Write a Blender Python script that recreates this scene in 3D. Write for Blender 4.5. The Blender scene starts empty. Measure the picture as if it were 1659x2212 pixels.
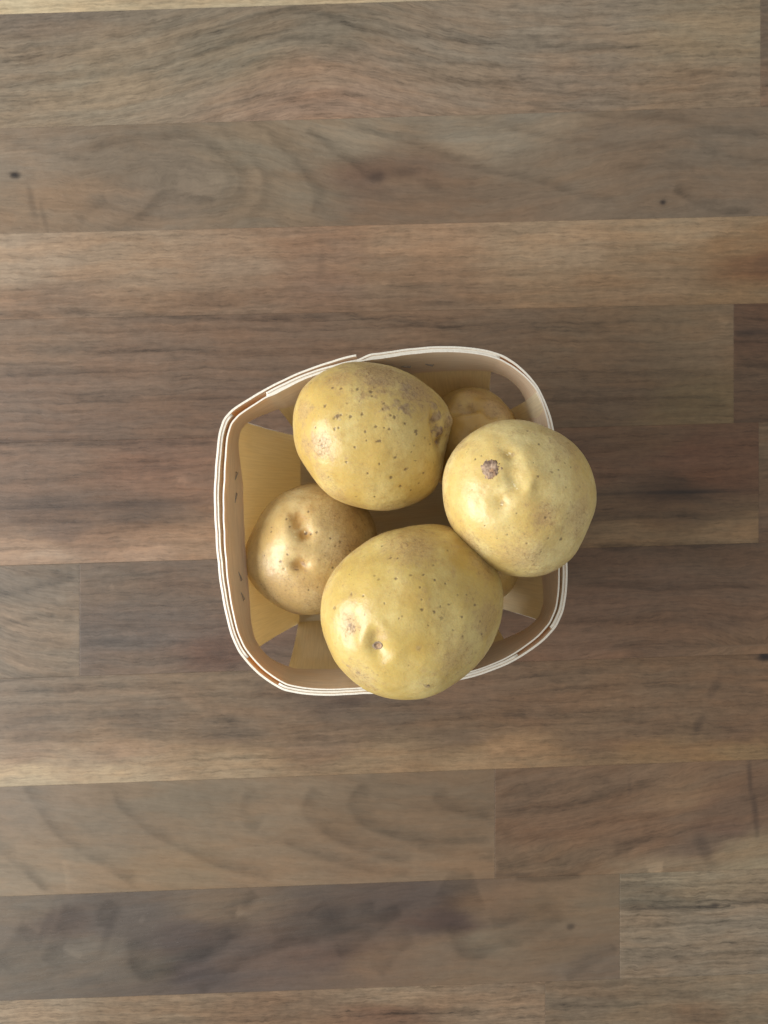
import bpy, bmesh, math, random
import numpy as np
from mathutils import Vector

# ------------------------------------------------------------------ camera / world / lamps
FPX = 1680.0            # focal length in the units of a 1659 x 2212 measuring grid
CX, CY = 829.5, 1106.0
H = 0.373               # camera height above the board (m)
S = H / FPX             # metres on the board for one grid unit

scene = bpy.context.scene
cam_d = bpy.data.cameras.new('camera')
cam = bpy.data.objects.new('camera', cam_d)
scene.collection.objects.link(cam)
cam.location = (0, 0, H)
cam.rotation_euler = (0, 0, 0)
cam_d.sensor_fit = 'VERTICAL'
cam_d.sensor_height = 36.0
cam_d.lens = FPX / 2212.0 * 36.0
cam_d.clip_start = 0.01
cam_d.clip_end = 20
cam_d.dof.use_dof = True
cam_d.dof.focus_distance = 0.285
cam_d.dof.aperture_fstop = 18.0
scene.camera = cam

world = bpy.data.worlds.new('World')
scene.world = world
world.use_nodes = True
wbg = world.node_tree.nodes['Background']
wbg.inputs['Color'].default_value = (1.0, 0.97, 0.92, 1)
wbg.inputs['Strength'].default_value = 0.49

win_d = bpy.data.lights.new('window_light', 'AREA')
win_d.shape = 'RECTANGLE'
win_d.size = 0.9
win_d.size_y = 0.75
win_d.energy = 26.5
win_d.color = (1.0, 0.985, 0.95)
win = bpy.data.objects.new('window_light', win_d)
scene.collection.objects.link(win)
win.location = (-1.15, -0.22, 0.56)
win.rotation_euler = (Vector((0, 0, 0.03)) - win.location).to_track_quat('-Z', 'Y').to_euler()

vs = scene.view_settings
vs.view_transform = 'Standard'
vs.look = 'None'
vs.exposure = 0.08
vs.gamma = 1.0
vs.use_curve_mapping = False

# ------------------------------------------------------------------ helpers
col = scene.collection
rng = np.random.default_rng(7)
random.seed(7)


def px2w(px, py, z=0.0):
    d = (H - z) / FPX
    return ((np.asarray(px, float) - CX) * d, (CY - np.asarray(py, float)) * d)


def lin(c):
    c = np.asarray(c, float) / 255.0
    return np.where(c <= 0.04045, c / 12.92, ((c + 0.055) / 1.055) ** 2.4)


_perm = np.random.default_rng(3).permutation(256)
_perm = np.concatenate([_perm, _perm, _perm])
_grad = np.random.default_rng(4).normal(size=(256, 3))
_grad /= np.linalg.norm(_grad, axis=1)[:, None]


def perlin(p):
    """gradient noise, p (n,3) -> about -0.7..0.7"""
    p = np.asarray(p, float)
    i = np.floor(p).astype(np.int64)
    f = p - i
    i &= 255
    u = f * f * f * (f * (f * 6 - 15) + 10)
    out = np.zeros(len(p))
    for dx in (0, 1):
        for dy in (0, 1):
            for dz in (0, 1):
                h = _perm[_perm[_perm[i[:, 0] + dx] + i[:, 1] + dy] + i[:, 2] + dz]
                g = _grad[h]
                n = g[:, 0] * (f[:, 0] - dx) + g[:, 1] * (f[:, 1] - dy) + g[:, 2] * (f[:, 2] - dz)
                w = (u[:, 0] if dx else 1 - u[:, 0]) * (u[:, 1] if dy else 1 - u[:, 1]) * (u[:, 2] if dz else 1 - u[:, 2])
                out += n * w
    return out


def fbm(p, octaves=4, rough=0.5):
    a, s, out = 1.0, 1.0, 0.0
    for k in range(octaves):
        out = out + a * perlin(p * s + 17.3 * k)
        a *= rough
        s *= 2.03
    return out


def sstep(a, b, x):
    t = np.clip((x - a) / (b - a), 0, 1)
    return t * t * (3 - 2 * t)


def tag(o, label=None, cat=None, group=None, kind=None):
    if label: o['label'] = label
    if cat: o['category'] = cat
    if group: o['group'] = group
    if kind: o['kind'] = kind
    return o


def mesh_obj(name, verts, faces, mat, parent=None, smooth=True):
    me = bpy.data.meshes.new(name)
    verts = np.asarray(verts, np.float32)
    faces = np.asarray(faces, np.int32)
    n, k = faces.shape
    me.vertices.add(len(verts))
    me.vertices.foreach_set('co', verts.ravel())
    me.loops.add(n * k)
    me.loops.foreach_set('vertex_index', faces.ravel())
    me.polygons.add(n)
    me.polygons.foreach_set('loop_start', np.arange(0, n * k, k, dtype=np.int32))
    if smooth:
        me.polygons.foreach_set('use_smooth', np.ones(n, bool))
    me.update(calc_edges=True)
    me.validate()
    if mat: me.materials.append(mat)
    o = bpy.data.objects.new(name, me)
    col.objects.link(o)
    if parent: o.parent = parent
    return o


def fattr(o, name, vals):
    a = o.data.attributes.new(name, 'FLOAT', 'POINT')
    a.data.foreach_set('value', np.asarray(vals, np.float32))


def cattr(o, name, rgb):
    a = o.data.attributes.new(name, 'FLOAT_COLOR', 'POINT')
    v = np.ones((len(rgb), 4), np.float32)
    v[:, :3] = rgb
    a.data.foreach_set('color', v.ravel())


class NT:
    """small node-tree writer"""
    def __init__(self, name):
        self.m = bpy.data.materials.new(name)
        self.m.use_nodes = True
        self.t = self.m.node_tree
        self.b = self.t.nodes['Principled BSDF']
        self.out = self.t.nodes['Material Output']

    def n(self, typ, **kw):
        nd = self.t.nodes.new(typ)
        for k, v in kw.items():
            setattr(nd, k, v)
        return nd

    def link(self, a, b):
        self.t.links.new(a, b)

    def put(self, sock, v):
        if isinstance(v, bpy.types.NodeSocket):
            self.link(v, sock)
        else:
            sock.default_value = v

    def math(self, op, a, b=0.0, c=None, clamp=False):
        nd = self.n('ShaderNodeMath', operation=op)
        nd.use_clamp = clamp
        self.put(nd.inputs[0], a)
        self.put(nd.inputs[1], b)
        if c is not None: self.put(nd.inputs[2], c)
        return nd.outputs[0]

    def ss(self, x, a, b, lo=0.0, hi=1.0):
        nd = self.n('ShaderNodeMapRange', interpolation_type='SMOOTHSTEP')
        self.put(nd.inputs['Value'], x)
        nd.inputs['From Min'].default_value = a
        nd.inputs['From Max'].default_value = b
        nd.inputs['To Min'].default_value = lo
        nd.inputs['To Max'].default_value = hi
        return nd.outputs[0]

    def attr(self, name, out='Fac'):
        nd = self.n('ShaderNodeAttribute', attribute_name=name)
        return nd.outputs[out]

    def xyz(self, x, y, z=0.0):
        nd = self.n('ShaderNodeCombineXYZ')
        self.put(nd.inputs[0], x); self.put(nd.inputs[1], y); self.put(nd.inputs[2], z)
        return nd.outputs[0]

    def noise(self, vec, scale=1.0, detail=2.0, rough=0.5, dist=0.0):
        nd = self.n('ShaderNodeTexNoise')
        self.link(vec, nd.inputs['Vector'])
        nd.inputs['Scale'].default_value = scale
        nd.inputs['Detail'].default_value = detail
        nd.inputs['Roughness'].default_value = rough
        nd.inputs['Distortion'].default_value = dist
        return nd.outputs['Fac']

    def mix(self, fac, a, b, blend='MIX'):
        nd = self.n('ShaderNodeMix', data_type='RGBA', blend_type=blend)
        self.put(nd.inputs[0], fac)
        for s, v in ((nd.inputs[6], a), (nd.inputs[7], b)):
            if isinstance(v, bpy.types.NodeSocket): self.link(v, s)
            else: s.default_value = (*v, 1) if len(v) == 3 else v
        return nd.outputs[2]

    def bump(self, h, strength, dist):
        nd = self.n('ShaderNodeBump')
        nd.inputs['Strength'].default_value = strength
        nd.inputs['Distance'].default_value = dist
        self.link(h, nd.inputs['Height'])
        return nd.outputs[0]


# ------------------------------------------------------------------ materials
def walnut_material():
    w = NT('oiled_walnut')
    sep = w.n('ShaderNodeSeparateXYZ')
    geo = w.n('ShaderNodeNewGeometry')
    w.link(geo.outputs['Position'], sep.inputs[0])
    u = w.math('MULTIPLY', sep.outputs[0], 1 / (S * 100))       # 1 = 100 grid units along the grain
    rp = w.attr('grain')                                        # across the grain, same unit, follows the figure
    ring = w.attr('ring')                                       # growth-ring count
    seed = w.attr('seed')
    lineamp = w.attr('lineamp')
    fine = w.attr('fine')
    mark = w.attr('mark')
    tone = w.attr('tone', 'Color')
    vein = w.attr('vein')
    # wavy cross-grain figure that makes the lines ragged
    wob = w.noise(w.xyz(w.math('MULTIPLY', u, 3.2), w.math('MULTIPLY', rp, 2.2), seed), 1.0, 3.0, 0.6)
    wob = w.math('SUBTRACT', wob, 0.5)
    wob2 = w.math('SUBTRACT', w.noise(w.xyz(w.math('MULTIPLY', u, 9.0), w.math('MULTIPLY', rp, 4.0), seed), 1.0, 3.0, 0.6), 0.5)
    rp2 = w.math('ADD', w.math('MULTIPLY_ADD', wob, 0.10, rp), w.math('MULTIPLY', wob2, 0.055))
    ring2 = w.math('ADD', w.math('MULTIPLY_ADD', wob, 0.32, ring), w.math('MULTIPLY', w.math('SUBTRACT', w.noise(w.xyz(w.math('MULTIPLY', u, .5), w.math('MULTIPLY', rp, 1.1), seed), 1.0, 2.0), .5), 0.9))
    # growth lines: slow darkening then quick release
    saw = w.math('FRACT', ring2)
    dark = w.math('MULTIPLY', w.ss(saw, 0.45, 0.90), w.ss(saw, 0.92, 1.0, 1.0, 0.0))
    lmod = w.ss(w.noise(w.xyz(w.math('MULTIPLY', u, .35), w.math('MULTIPLY', ring2, 0.8), w.math('ADD', seed, 3.7)), 1.0, 2.0), 0.35, 0.68)
    dark = w.math('MULTIPLY', w.math('MULTIPLY', dark, lmod), lineamp)
    # bands
    band = w.math('SUBTRACT', w.noise(w.xyz(w.math('MULTIPLY', u, .22), w.math('MULTIPLY', rp2, 5.5), w.math('ADD', seed, 9.1)), 1.0, 3.0, .6), .5)
    # streaks and pores
    st = w.math('SUBTRACT', w.noise(w.xyz(w.math('MULTIPLY', u, 1.9), w.math('MULTIPLY', rp2, 26.0), seed), 1.0, 4.0, .66), .5)
    po = w.noise(w.xyz(w.math('MULTIPLY', u, 4.5), w.math('MULTIPLY', rp2, 52.0), w.math('ADD', seed, 5.0)), 1.0, 2.0, .5)
    po = w.ss(po, 0.56, 0.72)
    mot = w.math('SUBTRACT', w.noise(w.xyz(w.math('MULTIPLY', u, 5.0), w.math('MULTIPLY', rp, 6.0), seed), 1.0, 4.0, .65), .5)
    big = w.math('SUBTRACT', w.noise(w.xyz(w.math('MULTIPLY', u, .9), w.math('MULTIPLY', rp, 1.6), w.math('ADD', seed, 21.0)), 1.0, 3.0, .55), .5)
    v = w.math('MULTIPLY_ADD', w.math('MULTIPLY', band, w.math('MULTIPLY_ADD', fine, .75, .15)), 0.80, 1.0)
    v = w.math('ADD', v, w.math('MULTIPLY', w.math('MULTIPLY', st, w.math('MULTIPLY_ADD', fine, .90, .08)), 1.30))
    v = w.math('ADD', v, w.math('MULTIPLY', w.math('MULTIPLY', mot, w.math('MULTIPLY_ADD', fine, .7, .2)), 0.74))
    v = w.math('ADD', v, w.math('MULTIPLY', big, 0.22))
    v = w.math('SUBTRACT', v, w.math('ADD', w.math('MULTIPLY', dark, 0.38), w.math('MULTIPLY', vein, 1.55)))
    v = w.math('SUBTRACT', v, w.math('MULTIPLY', w.math('MULTIPLY', po, w.math('MULTIPLY_ADD', fine, .90, .05)), 0.28))
    v = w.math('MAXIMUM', v, 0.15)
    vv = w.n('ShaderNodeCombineColor')
    w.put(vv.inputs[0], v); w.put(vv.inputs[1], v); w.put(vv.inputs[2], v)
    c = w.mix(1.0, tone, vv.outputs[0], 'MULTIPLY')
    # warm / cool drift inside the heartwood
    hue = w.ss(w.noise(w.xyz(w.math('MULTIPLY', u, .55), w.math('MULTIPLY', rp2, 2.6), w.math('ADD', seed, 40.0)), 1.0, 3.0, .6), .36, .66)
    hc = w.mix(hue, (0.975, 1.0, 1.03), (1.045, 0.99, 0.95))
    c = w.mix(1.0, c, hc, 'MULTIPLY')
    c = w.mix(mark, c, (0.016, 0.012, 0.012))
    w.link(c, w.b.inputs['Base Color'])
    r = w.math('MULTIPLY_ADD', st, 0.25, 0.46)
    r = w.math('MULTIPLY_ADD', w.noise(w.xyz(u, rp, 0.0), 2.3, 3.0), 0.12, w.math('SUBTRACT', r, 0.06))
    w.link(r, w.b.inputs['Roughness'])
    w.b.inputs['Specular IOR Level'].default_value = 0.42
    hgt = w.math('SUBTRACT', w.math('MULTIPLY', st, .6), w.math('MULTIPLY', po, .8))
    w.link(w.bump(hgt, 0.35, 0.00012), w.b.inputs['Normal'])
    return w.m


def plain_wood(name, rgb):
    w = NT(name)
    tc = w.n('ShaderNodeTexCoord')
    n = w.noise(tc.outputs['Object'], 60.0, 4.0)
    w.link(w.mix(n, tuple(0.7 * c for c in rgb), rgb), w.b.inputs['Base Color'])
    w.b.inputs['Roughness'].default_value = 0.6
    return w.m


def veneer_material(name, base, edge, glow, trans):
    w = NT(name)
    al = w.attr('along'); ac = w.attr('across'); ed = w.attr('edge')
    st = w.noise(w.xyz(w.math('MULTIPLY', al, 60.0), w.math('MULTIPLY', ac, 1500.0), 0.0), 1.0, 4.0, .6)
    bl = w.noise(w.xyz(w.math('MULTIPLY', al, 50.0), w.math('MULTIPLY', ac, 160.0), 4.0), 1.0, 3.0, .55)
    c = w.mix(w.ss(st, .3, .7), tuple(x * .86 for x in base), tuple(min(1, x * 1.06) for x in base))
    c = w.mix(w.ss(bl, .45, .8, 0, .45), c, (base[0] * .95, base[1] * .80, base[2] * .62))
    # cut edges show torn, paler fibres
    fz = w.noise(w.xyz(w.math('MULTIPLY', al, 1400.0), w.math('MULTIPLY', ac, 500.0), 7.0), 1.0, 3.0, .6)
    ec = w.mix(w.ss(fz, .3, .7), tuple(x * .90 for x in edge), edge)
    c = w.mix(ed, c, ec)
    w.link(c, w.b.inputs['Base Color'])
    w.b.inputs['Roughness'].default_value = 0.62
    w.b.inputs['Specular IOR Level'].default_value = 0.3
    w.link(w.bump(w.math('ADD', st, w.math('MULTIPLY', fz, ed)), 0.4, 0.0001), w.b.inputs['Normal'])
    tr = w.n('ShaderNodeBsdfTranslucent')
    tr.inputs['Color'].default_value = (*glow, 1)
    mx = w.n('ShaderNodeMixShader')
    w.link(w.math('MULTIPLY', w.math('SUBTRACT', 1.0, w.math('MULTIPLY', ed, .75)), trans), mx.inputs[0])
    w.link(w.b.outputs[0], mx.inputs[1])
    w.link(tr.outputs[0], mx.inputs[2])
    w.link(mx.outputs[0], w.out.inputs['Surface'])
    return w.m


def potato_material(name, ca, cb, amber):
    w = NT(name)
    tc = w.n('ShaderNodeTexCoord')
    P = tc.outputs['Object']
    spot = w.attr('spot'); rus_shade = w.attr('russet'); scab = w.attr('scab'); amb = w.attr('amber'); chip = w.attr('chip')
    big = w.noise(P, 42.0, 4.0, .55)
    mid = w.noise(P, 190.0, 4.0, .6)
    c = w.mix(w.ss(big, .38, .62), (ca[0]*.94, ca[1]*.90, ca[2]*.80), cb)
    c = w.mix(w.ss(mid, .38, .72, 0, .42), c, (ca[0] * .80, ca[1] * .70, ca[2] * .62))
    c = w.mix(w.math('MULTIPLY', amb, w.ss(mid, .2, .7, .55, 1.0)), c, amber)
    # russet netting: thin tan cells and flecks
    vo = w.n('ShaderNodeTexVoronoi', feature='DISTANCE_TO_EDGE')
    dv = w.n('ShaderNodeVectorMath', operation='MULTIPLY_ADD')
    nn = w.n('ShaderNodeTexNoise'); w.link(P, nn.inputs['Vector']); nn.inputs['Scale'].default_value = 500.0
    w.link(nn.outputs['Color'], dv.inputs[0]); dv.inputs[1].default_value = (.0022,) * 3; w.link(P, dv.inputs[2])
    w.link(dv.outputs[0], vo.inputs['Vector']); vo.inputs['Scale'].default_value = 620.0
    net = w.ss(vo.outputs['Distance'], 0.0, 0.16, 1.0, 0.0)
    fl = w.ss(w.noise(P, 760.0, 4.0, .65), .54, .66)
    patch = w.ss(w.noise(P, 95.0, 4.0, .6), .46, .70)
    rmask = w.math('MULTIPLY', w.math('ADD', w.math('MULTIPLY', net, .40), w.math('MULTIPLY', fl, .7)), w.math('ADD', w.math('MULTIPLY', patch, .38), rus_shade), clamp=True)
    c = w.mix(w.math('MULTIPLY', rus_shade, .62), c, (0.43, 0.275, 0.145))
    c = w.mix(w.math('MULTIPLY', rmask, .85), c, (0.25, 0.15, 0.072))
    fine = w.noise(P, 1500.0, 2.0)
    c = w.mix(w.ss(fine, .35, .7, 0, .16), c, (0.36, 0.25, 0.10))
    sc = w.mix(w.ss(w.noise(P, 700.0, 4.0, .65), .35, .65), (0.17, 0.105, 0.068), (0.40, 0.29, 0.19))
    c = w.mix(w.math('MULTIPLY', scab, w.ss(w.noise(P, 420.0, 3.0), .25, .6, .55, 1.0)), c, sc)
    c = w.mix(w.math('MULTIPLY', spot, .80), c, (0.125, 0.078, 0.042))
    c = w.mix(chip, c, (0.80, 0.68, 0.40))
    w.link(c, w.b.inputs['Base Color'])
    r = w.math('ADD', w.ss(big, .3, .7, .31, .41), w.math('MULTIPLY', w.math('ADD', scab, rmask, clamp=True), .35))
    w.link(r, w.b.inputs['Roughness'])
    w.b.inputs['Specular IOR Level'].default_value = 0.50
    w.b.inputs['Subsurface Weight'].default_value = 0.18
    w.b.inputs['Subsurface Radius'].default_value = (1.0, 0.62, 0.25)
    w.b.inputs['Subsurface Scale'].default_value = 0.0016
    h = w.math('ADD', w.math('MULTIPLY', mid, .40), w.math('MULTIPLY', w.noise(P, 650.0, 4.0, .65), .55))
    h = w.math('ADD', h, w.math('MULTIPLY', rmask, .22))
    h = w.math('ADD', h, w.math('MULTIPLY', fine, .12))
    w.link(w.bump(h, 0.55, 0.00035), w.b.inputs['Normal'])
    return w.m


def staple_material():
    w = NT('staple_steel')
    tc = w.n('ShaderNodeTexCoord')
    n = w.noise(tc.outputs['Object'], 900.0, 2.0)
    w.link(w.mix(n, (0.22, 0.19, 0.16), (0.42, 0.38, 0.33)), w.b.inputs['Base Color'])
    w.b.inputs['Metallic'].default_value = 0.8
    w.b.inputs['Roughness'].default_value = 0.42
    return w.m


M_WAL = walnut_material()
M_CORE = plain_wood('countertop_core_wood', (0.16, 0.10, 0.06))
M_VEN = veneer_material('band_veneer', (0.81, 0.71, 0.54), (0.96, 0.93, 0.83), (0.90, 0.53, 0.17), 0.34)
M_PAN = veneer_material('panel_veneer', (0.84, 0.76, 0.55), (0.96, 0.93, 0.83), (0.88, 0.70, 0.38), 0.36)
M_STAPLE = staple_material()

# ------------------------------------------------------------------ countertop of walnut staves
# every stave: (x0, x1), top line (y at x=0, y at x=1659), bottom line, tones [(x, y, srgb)], figure
def straight(x, y, w): return y + w
def make_fig(kind):
    def f(x, y, wob):
        if kind == 'arch':
            return y + 78 * np.exp(-((x - 690) / 270.0) ** 2) + 26 * np.exp(-((x - 500) / 520.0) ** 2) + 0.02 * x + wob
        if kind == 'tongue':
            return y * 0.9 - 26 * np.exp(-((x - 330) / 230.0) ** 2) * np.tanh((y - 385) / 45.0) - 0.20 * np.maximum(x - 560, 0) * sstep(1500, 600, x) + wob
        if kind == 'parab':
            return np.sqrt((x - 1000) ** 2 + ((y - 1690) * 3.3) ** 2) * 0.62 + wob
        if kind == 'swirl':
            return (x * 0.42 + (y - 2030) * 1.25 + 60 * np.sin(x / 170.0 + y / 90.0)) + 1.4 * wob
        if kind == 'rise':
            return y + 0.17 * (x - 1200) + wob
        if kind == 'knotty':
            return y + 40 * np.exp(-((x - 1640) / 90.0) ** 2) * np.sign(y - 1418) * np.exp(-np.abs(y - 1418) / 60.0) \
                - 16 * np.exp(-((x - 1100) / 260.0) ** 2) + wob
        if kind == 'leftarch':
            return y - 0.16 * (x - 90) + 0.0009 * (x - 90) ** 2 + wob
        return y + wob
    return f


ROWS = {   # boundary lines, y at left edge and at right edge of the grid
    'a': (-190, -235), 'b': (31, -22), 'c': (277, 230), 'd': (505, 466), 'e': (690, 655), 'f': (957, 912),
    'g': (1222, 1172), 'h': (1466, 1412), 'i': (1700, 1640), 'j': (1937, 1876), 'k': (2162, 2103), 'l': (2392, 2333),
}
XL, XR = -1250, 2900
G, B = 'tone', None
STAVES = [
    # row A, cream sapwood
    (('a', 'b'), XL, 1385, 'straight', 24, 0.5, 0.8, [(0, 10, (186, 166, 130)), (700, 5, (180, 160, 126)), (300, -150, (120, 100, 82))]),
    (('a', 'b'), 1385, XR, 'straight', 24, 0.5, 1.0, [(1500, 0, (126, 110, 92)), (1600, -150, (112, 92, 76))]),
    # row B1, arching grain
    (('b', 'c'), XL, 1643, 'arch', 24, 0.35, 0.85, [(0, 120, (128, 114, 99)), (250, 160, (134, 120, 102)), (500, 120, (128, 116, 100)),
        (700, 60, (122, 110, 96)), (690, 170, (142, 118, 98)), (690, 215, (146, 118, 98)), (1000, 120, (132, 118, 103)), (1200, 60, (134, 119, 103)),
        (1200, 190, (132, 114, 98)), (1560, 80, (136, 120, 98)), (1560, 200, (130, 110, 91)), (40, 40, (116, 104, 94))]),
    (('b', 'c'), 1643, XR, 'straight', 22, 0.5, 0.9, [(1650, 60, (104, 90, 78)), (1650, 210, (116, 96, 82))]),
    # row B2, tongue figure
    (('c', 'd'), XL, XR, 'tongue', 62, 0.22, 0.42, [(40, 330, (124, 110, 97)), (120, 450, (122, 104, 88)), (350, 360, (112, 99, 87)), (300, 440, (114, 100, 88)),
        (815, 383, (100, 82, 72)), (870, 372, (104, 86, 74)), (560, 330, (122, 109, 94)), (620, 420, (116, 103, 89)), (760, 300, (128, 114, 98)), (860, 390, (112, 94, 80)), (930, 420, (108, 90, 76)),
        (1050, 300, (130, 118, 103)), (1150, 260, (126, 114, 100)), (1200, 360, (116, 101, 87)), (1330, 300, (112, 97, 84)), (1420, 380, (110, 95, 82)),
        (1600, 330, (110, 97, 85)), (1100, 440, (112, 95, 81)), (1600, 440, (112, 97, 84))]),
    # row C1, pale pinkish
    (('d', 'e'), XL, XR, 'straight', 20, 0.30, 0.75, [(30, 560, (152, 129, 106)), (300, 540, (146, 122, 99)), (500, 560, (142, 118, 97)), (700, 540, (134, 107, 88)), (900, 520, (148, 119, 93)),
        (860, 600, (126, 104, 86)), (1200, 530, (150, 124, 96)), (1500, 500, (150, 126, 97)), (1400, 600, (134, 110, 86)), (1640, 570, (114, 84, 62)), (1600, 530, (132, 106, 80)),
        (100, 660, (128, 106, 90)), (500, 670, (118, 97, 82)), (900, 660, (116, 95, 79)), (1300, 640, (132, 108, 85)), (700, 620, (120, 98, 84)), (1620, 650, (126, 104, 80))]),
    # row C2, straight dark mauve
    (('e', 'f'), XL, 1585, 'straight', 21, 0.62, 0.75, [(60, 740, (116, 98, 85)), (60, 860, (110, 92, 81)), (300, 800, (112, 93, 81)), (600, 720, (110, 90, 77)), (900, 700, (112, 92, 77)),
        (500, 900, (102, 83, 72)), (1000, 720, (110, 91, 76)), (1300, 760, (112, 93, 76)), (1300, 860, (106, 87, 71)), (1500, 720, (118, 99, 80)), (1520, 880, (118, 100, 76)), (200, 940, (106, 87, 76))]),
    (('e', 'f'), 1585, XR, 'straight', 25, 0.8, 0.8, [(1620, 720, (92, 71, 58)), (1620, 800, (98, 78, 63)), (1620, 880, (96, 76, 62)), (1650, 690, (92, 70, 56))]),
    # row C3, red streaks, dark lines and a sapwood edge
    (('f', 'g'), XL, 1639, 'straight', 30, 0.55, 0.75, [(100, 1000, (112, 92, 80)), (350, 1010, (112, 88, 76)), (350, 1050, (114, 90, 77)), (120, 1095, (94, 78, 69)), (300, 1095, (92, 76, 67)), (150, 1150, (106, 88, 78)),
        (100, 1200, (150, 124, 102)), (300, 1200, (148, 119, 97)), (430, 1180, (136, 110, 90)), (200, 1178, (130, 105, 88)),
        (1400, 950, (112, 88, 70)), (1500, 985, (112, 82, 66)), (1560, 1030, (108, 78, 61)), (1450, 1065, (76, 60, 49)), (1330, 1100, (104, 84, 67)), (1500, 1110, (104, 84, 67)), (1350, 1155, (134, 109, 82)),
        (1560, 1150, (134, 110, 84)), (1300, 1010, (110, 86, 70))]),
    (('f', 'g'), 1639, XR, 'straight', 25, 0.6, 0.8, [(1650, 940, (116, 96, 78)), (1650, 1080, (108, 88, 72)), (1650, 1160, (104, 84, 70))]),
    # row D1
    (('g', 'h'), XL, 172, 'leftarch', 26, 0.6, 0.85, [(60, 1260, (108, 96, 86)), (60, 1340, (118, 104, 91)), (100, 1420, (116, 102, 89))]),
    (('g', 'h'), 172, XR, 'knotty', 30, 0.50, 0.75, [(230, 1260, (106, 92, 82)), (260, 1370, (92, 82, 77)), (340, 1370, (96, 85, 80)), (400, 1260, (102, 87, 78)), (470, 1410, (96, 76, 68)),
        (300, 1450, (108, 93, 83)), (600, 1450, (102, 86, 76)), (1280, 1230, (98, 78, 64)), (1300, 1300, (102, 81, 68)), (1420, 1250, (100, 80, 67)), (1400, 1360, (106, 84, 69)), (1250, 1400, (112, 88, 73)),
        (1550, 1330, (104, 83, 69)), (1600, 1400, (112, 90, 73)), (1000, 1450, (100, 78, 66)), (1500, 1200, (96, 77, 63))]),
    # row D2 with sapwood edge
    (('h', 'i'), XL, XR, 'straight', 27, 0.55, 0.8, [(60, 1500, (114, 100, 88)), (60, 1570, (108, 94, 83)), (300, 1550, (108, 93, 81)), (250, 1500, (114, 99, 86)), (500, 1580, (110, 94, 81)), (800, 1540, (102, 87, 75)), (760, 1510, (94, 79, 70)),
        (1000, 1500, (110, 89, 74)), (1150, 1530, (108, 87, 71)), (1400, 1500, (112, 91, 74)), (1400, 1570, (106, 86, 70)), (1000, 1590, (104, 86, 71)), (1620, 1500, (110, 88, 71)), (1600, 1580, (102, 82, 67)),
        (60, 1670, (166, 144, 112)), (250, 1665, (162, 138, 106)), (250, 1630, (134, 112, 93)), (500, 1655, (148, 125, 97)), (800, 1645, (136, 113, 88)), (700, 1615, (118, 98, 82)), (1100, 1630, (136, 110, 84)), (1050, 1650, (146, 120, 90)),
        (1400, 1620, (122, 98, 74)), (1600, 1625, (124, 100, 74)), (60, 1625, (130, 110, 93)), (1300, 1597, (108, 87, 70))]),
    # row E, parabolic figure / reddish piece
    (('i', 'j'), XL, 1069, 'parab', 60, 0.16, 0.28, [(40, 1740, (116, 103, 91)), (60, 1880, (124, 109, 93)), (250, 1780, (114, 101, 88)), (400, 1740, (114, 101, 87)), (400, 1880, (122, 104, 85)), (600, 1760, (120, 104, 88)),
        (560, 1880, (122, 103, 85)), (750, 1760, (112, 95, 79)), (800, 1850, (116, 98, 82)), (1000, 1740, (108, 92, 77)), (1000, 1860, (118, 98, 80)), (880, 1890, (122, 102, 84))]),
    (('i', 'j'), 1069, XR, 'rise', 40, 0.45, 0.6, [(1130, 1720, (104, 84, 69)), (1200, 1780, (110, 86, 69)), (1300, 1700, (108, 87, 71)), (1400, 1800, (112, 88, 71)), (1480, 1720, (116, 95, 77)), (1560, 1740, (102, 81, 67)), (1640, 1720, (98, 77, 63)),
        (1500, 1820, (104, 86, 74)), (1600, 1830, (126, 110, 90)), (1640, 1880, (136, 120, 97)), (1450, 1880, (126, 108, 89)), (1200, 1870, (110, 90, 73)), (1560, 1790, (104, 83, 71))]),
    # row F
    (('j', 'k'), XL, 1339, 'swirl', 74, 0.25, 0.30, [(40, 1960, (104, 94, 85)), (40, 2080, (98, 89, 81)), (180, 2060, (102, 93, 85)), (160, 1990, (88, 78, 74)), (250, 1980, (90, 81, 76)), (330, 2090, (92, 84, 77)), (400, 2030, (80, 70, 67)), (420, 2100, (80, 72, 72)),
        (480, 1960, (106, 92, 80)), (560, 2070, (96, 82, 76)), (720, 1980, (82, 72, 67)), (700, 2060, (94, 78, 71)), (880, 1950, (84, 73, 69)), (820, 2080, (110, 91, 77)), (960, 1990, (82, 66, 61)), (950, 2060, (112, 95, 81)),
        (1050, 2030, (116, 103, 89)), (1060, 1960, (112, 92, 76)), (1180, 1960, (114, 96, 79)), (1200, 2050, (112, 94, 78)), (1290, 2090, (108, 94, 83)), (1290, 1950, (114, 98, 82)), (1050, 2120, (116, 98, 82))]),
    (('j', 'k'), 1339, XR, 'straight', 22, 0.55, 1.1, [(1400, 1930, (110, 99, 86)), (1500, 1905, (126, 112, 94)), (1400, 1990, (126, 111, 95)), (1600, 1990, (126, 112, 97)), (1600, 2080, (122, 109, 95)), (1420, 2080, (122, 107, 92))]),
    # row G
    (('k', 'l'), XL, 1178, 'straight', 20, 0.6, 1.1, [(60, 2185, (132, 115, 97)), (300, 2190, (120, 102, 85)), (600, 2190, (114, 94, 78)), (840, 2190, (106, 82, 68)), (860, 2150, (132, 113, 94)), (1050, 2170, (124, 105, 88))]),
    (('k', 'l'), 1178, XR, 'straight', 23, 0.45, 1.0, [(1250, 2160, (110, 95, 81)), (1400, 2180, (116, 101, 85)), (1515, 2190, (110, 90, 73)), (1580, 2150, (124, 109, 92)), (1620, 2200, (118, 104, 88))]),
]
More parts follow.
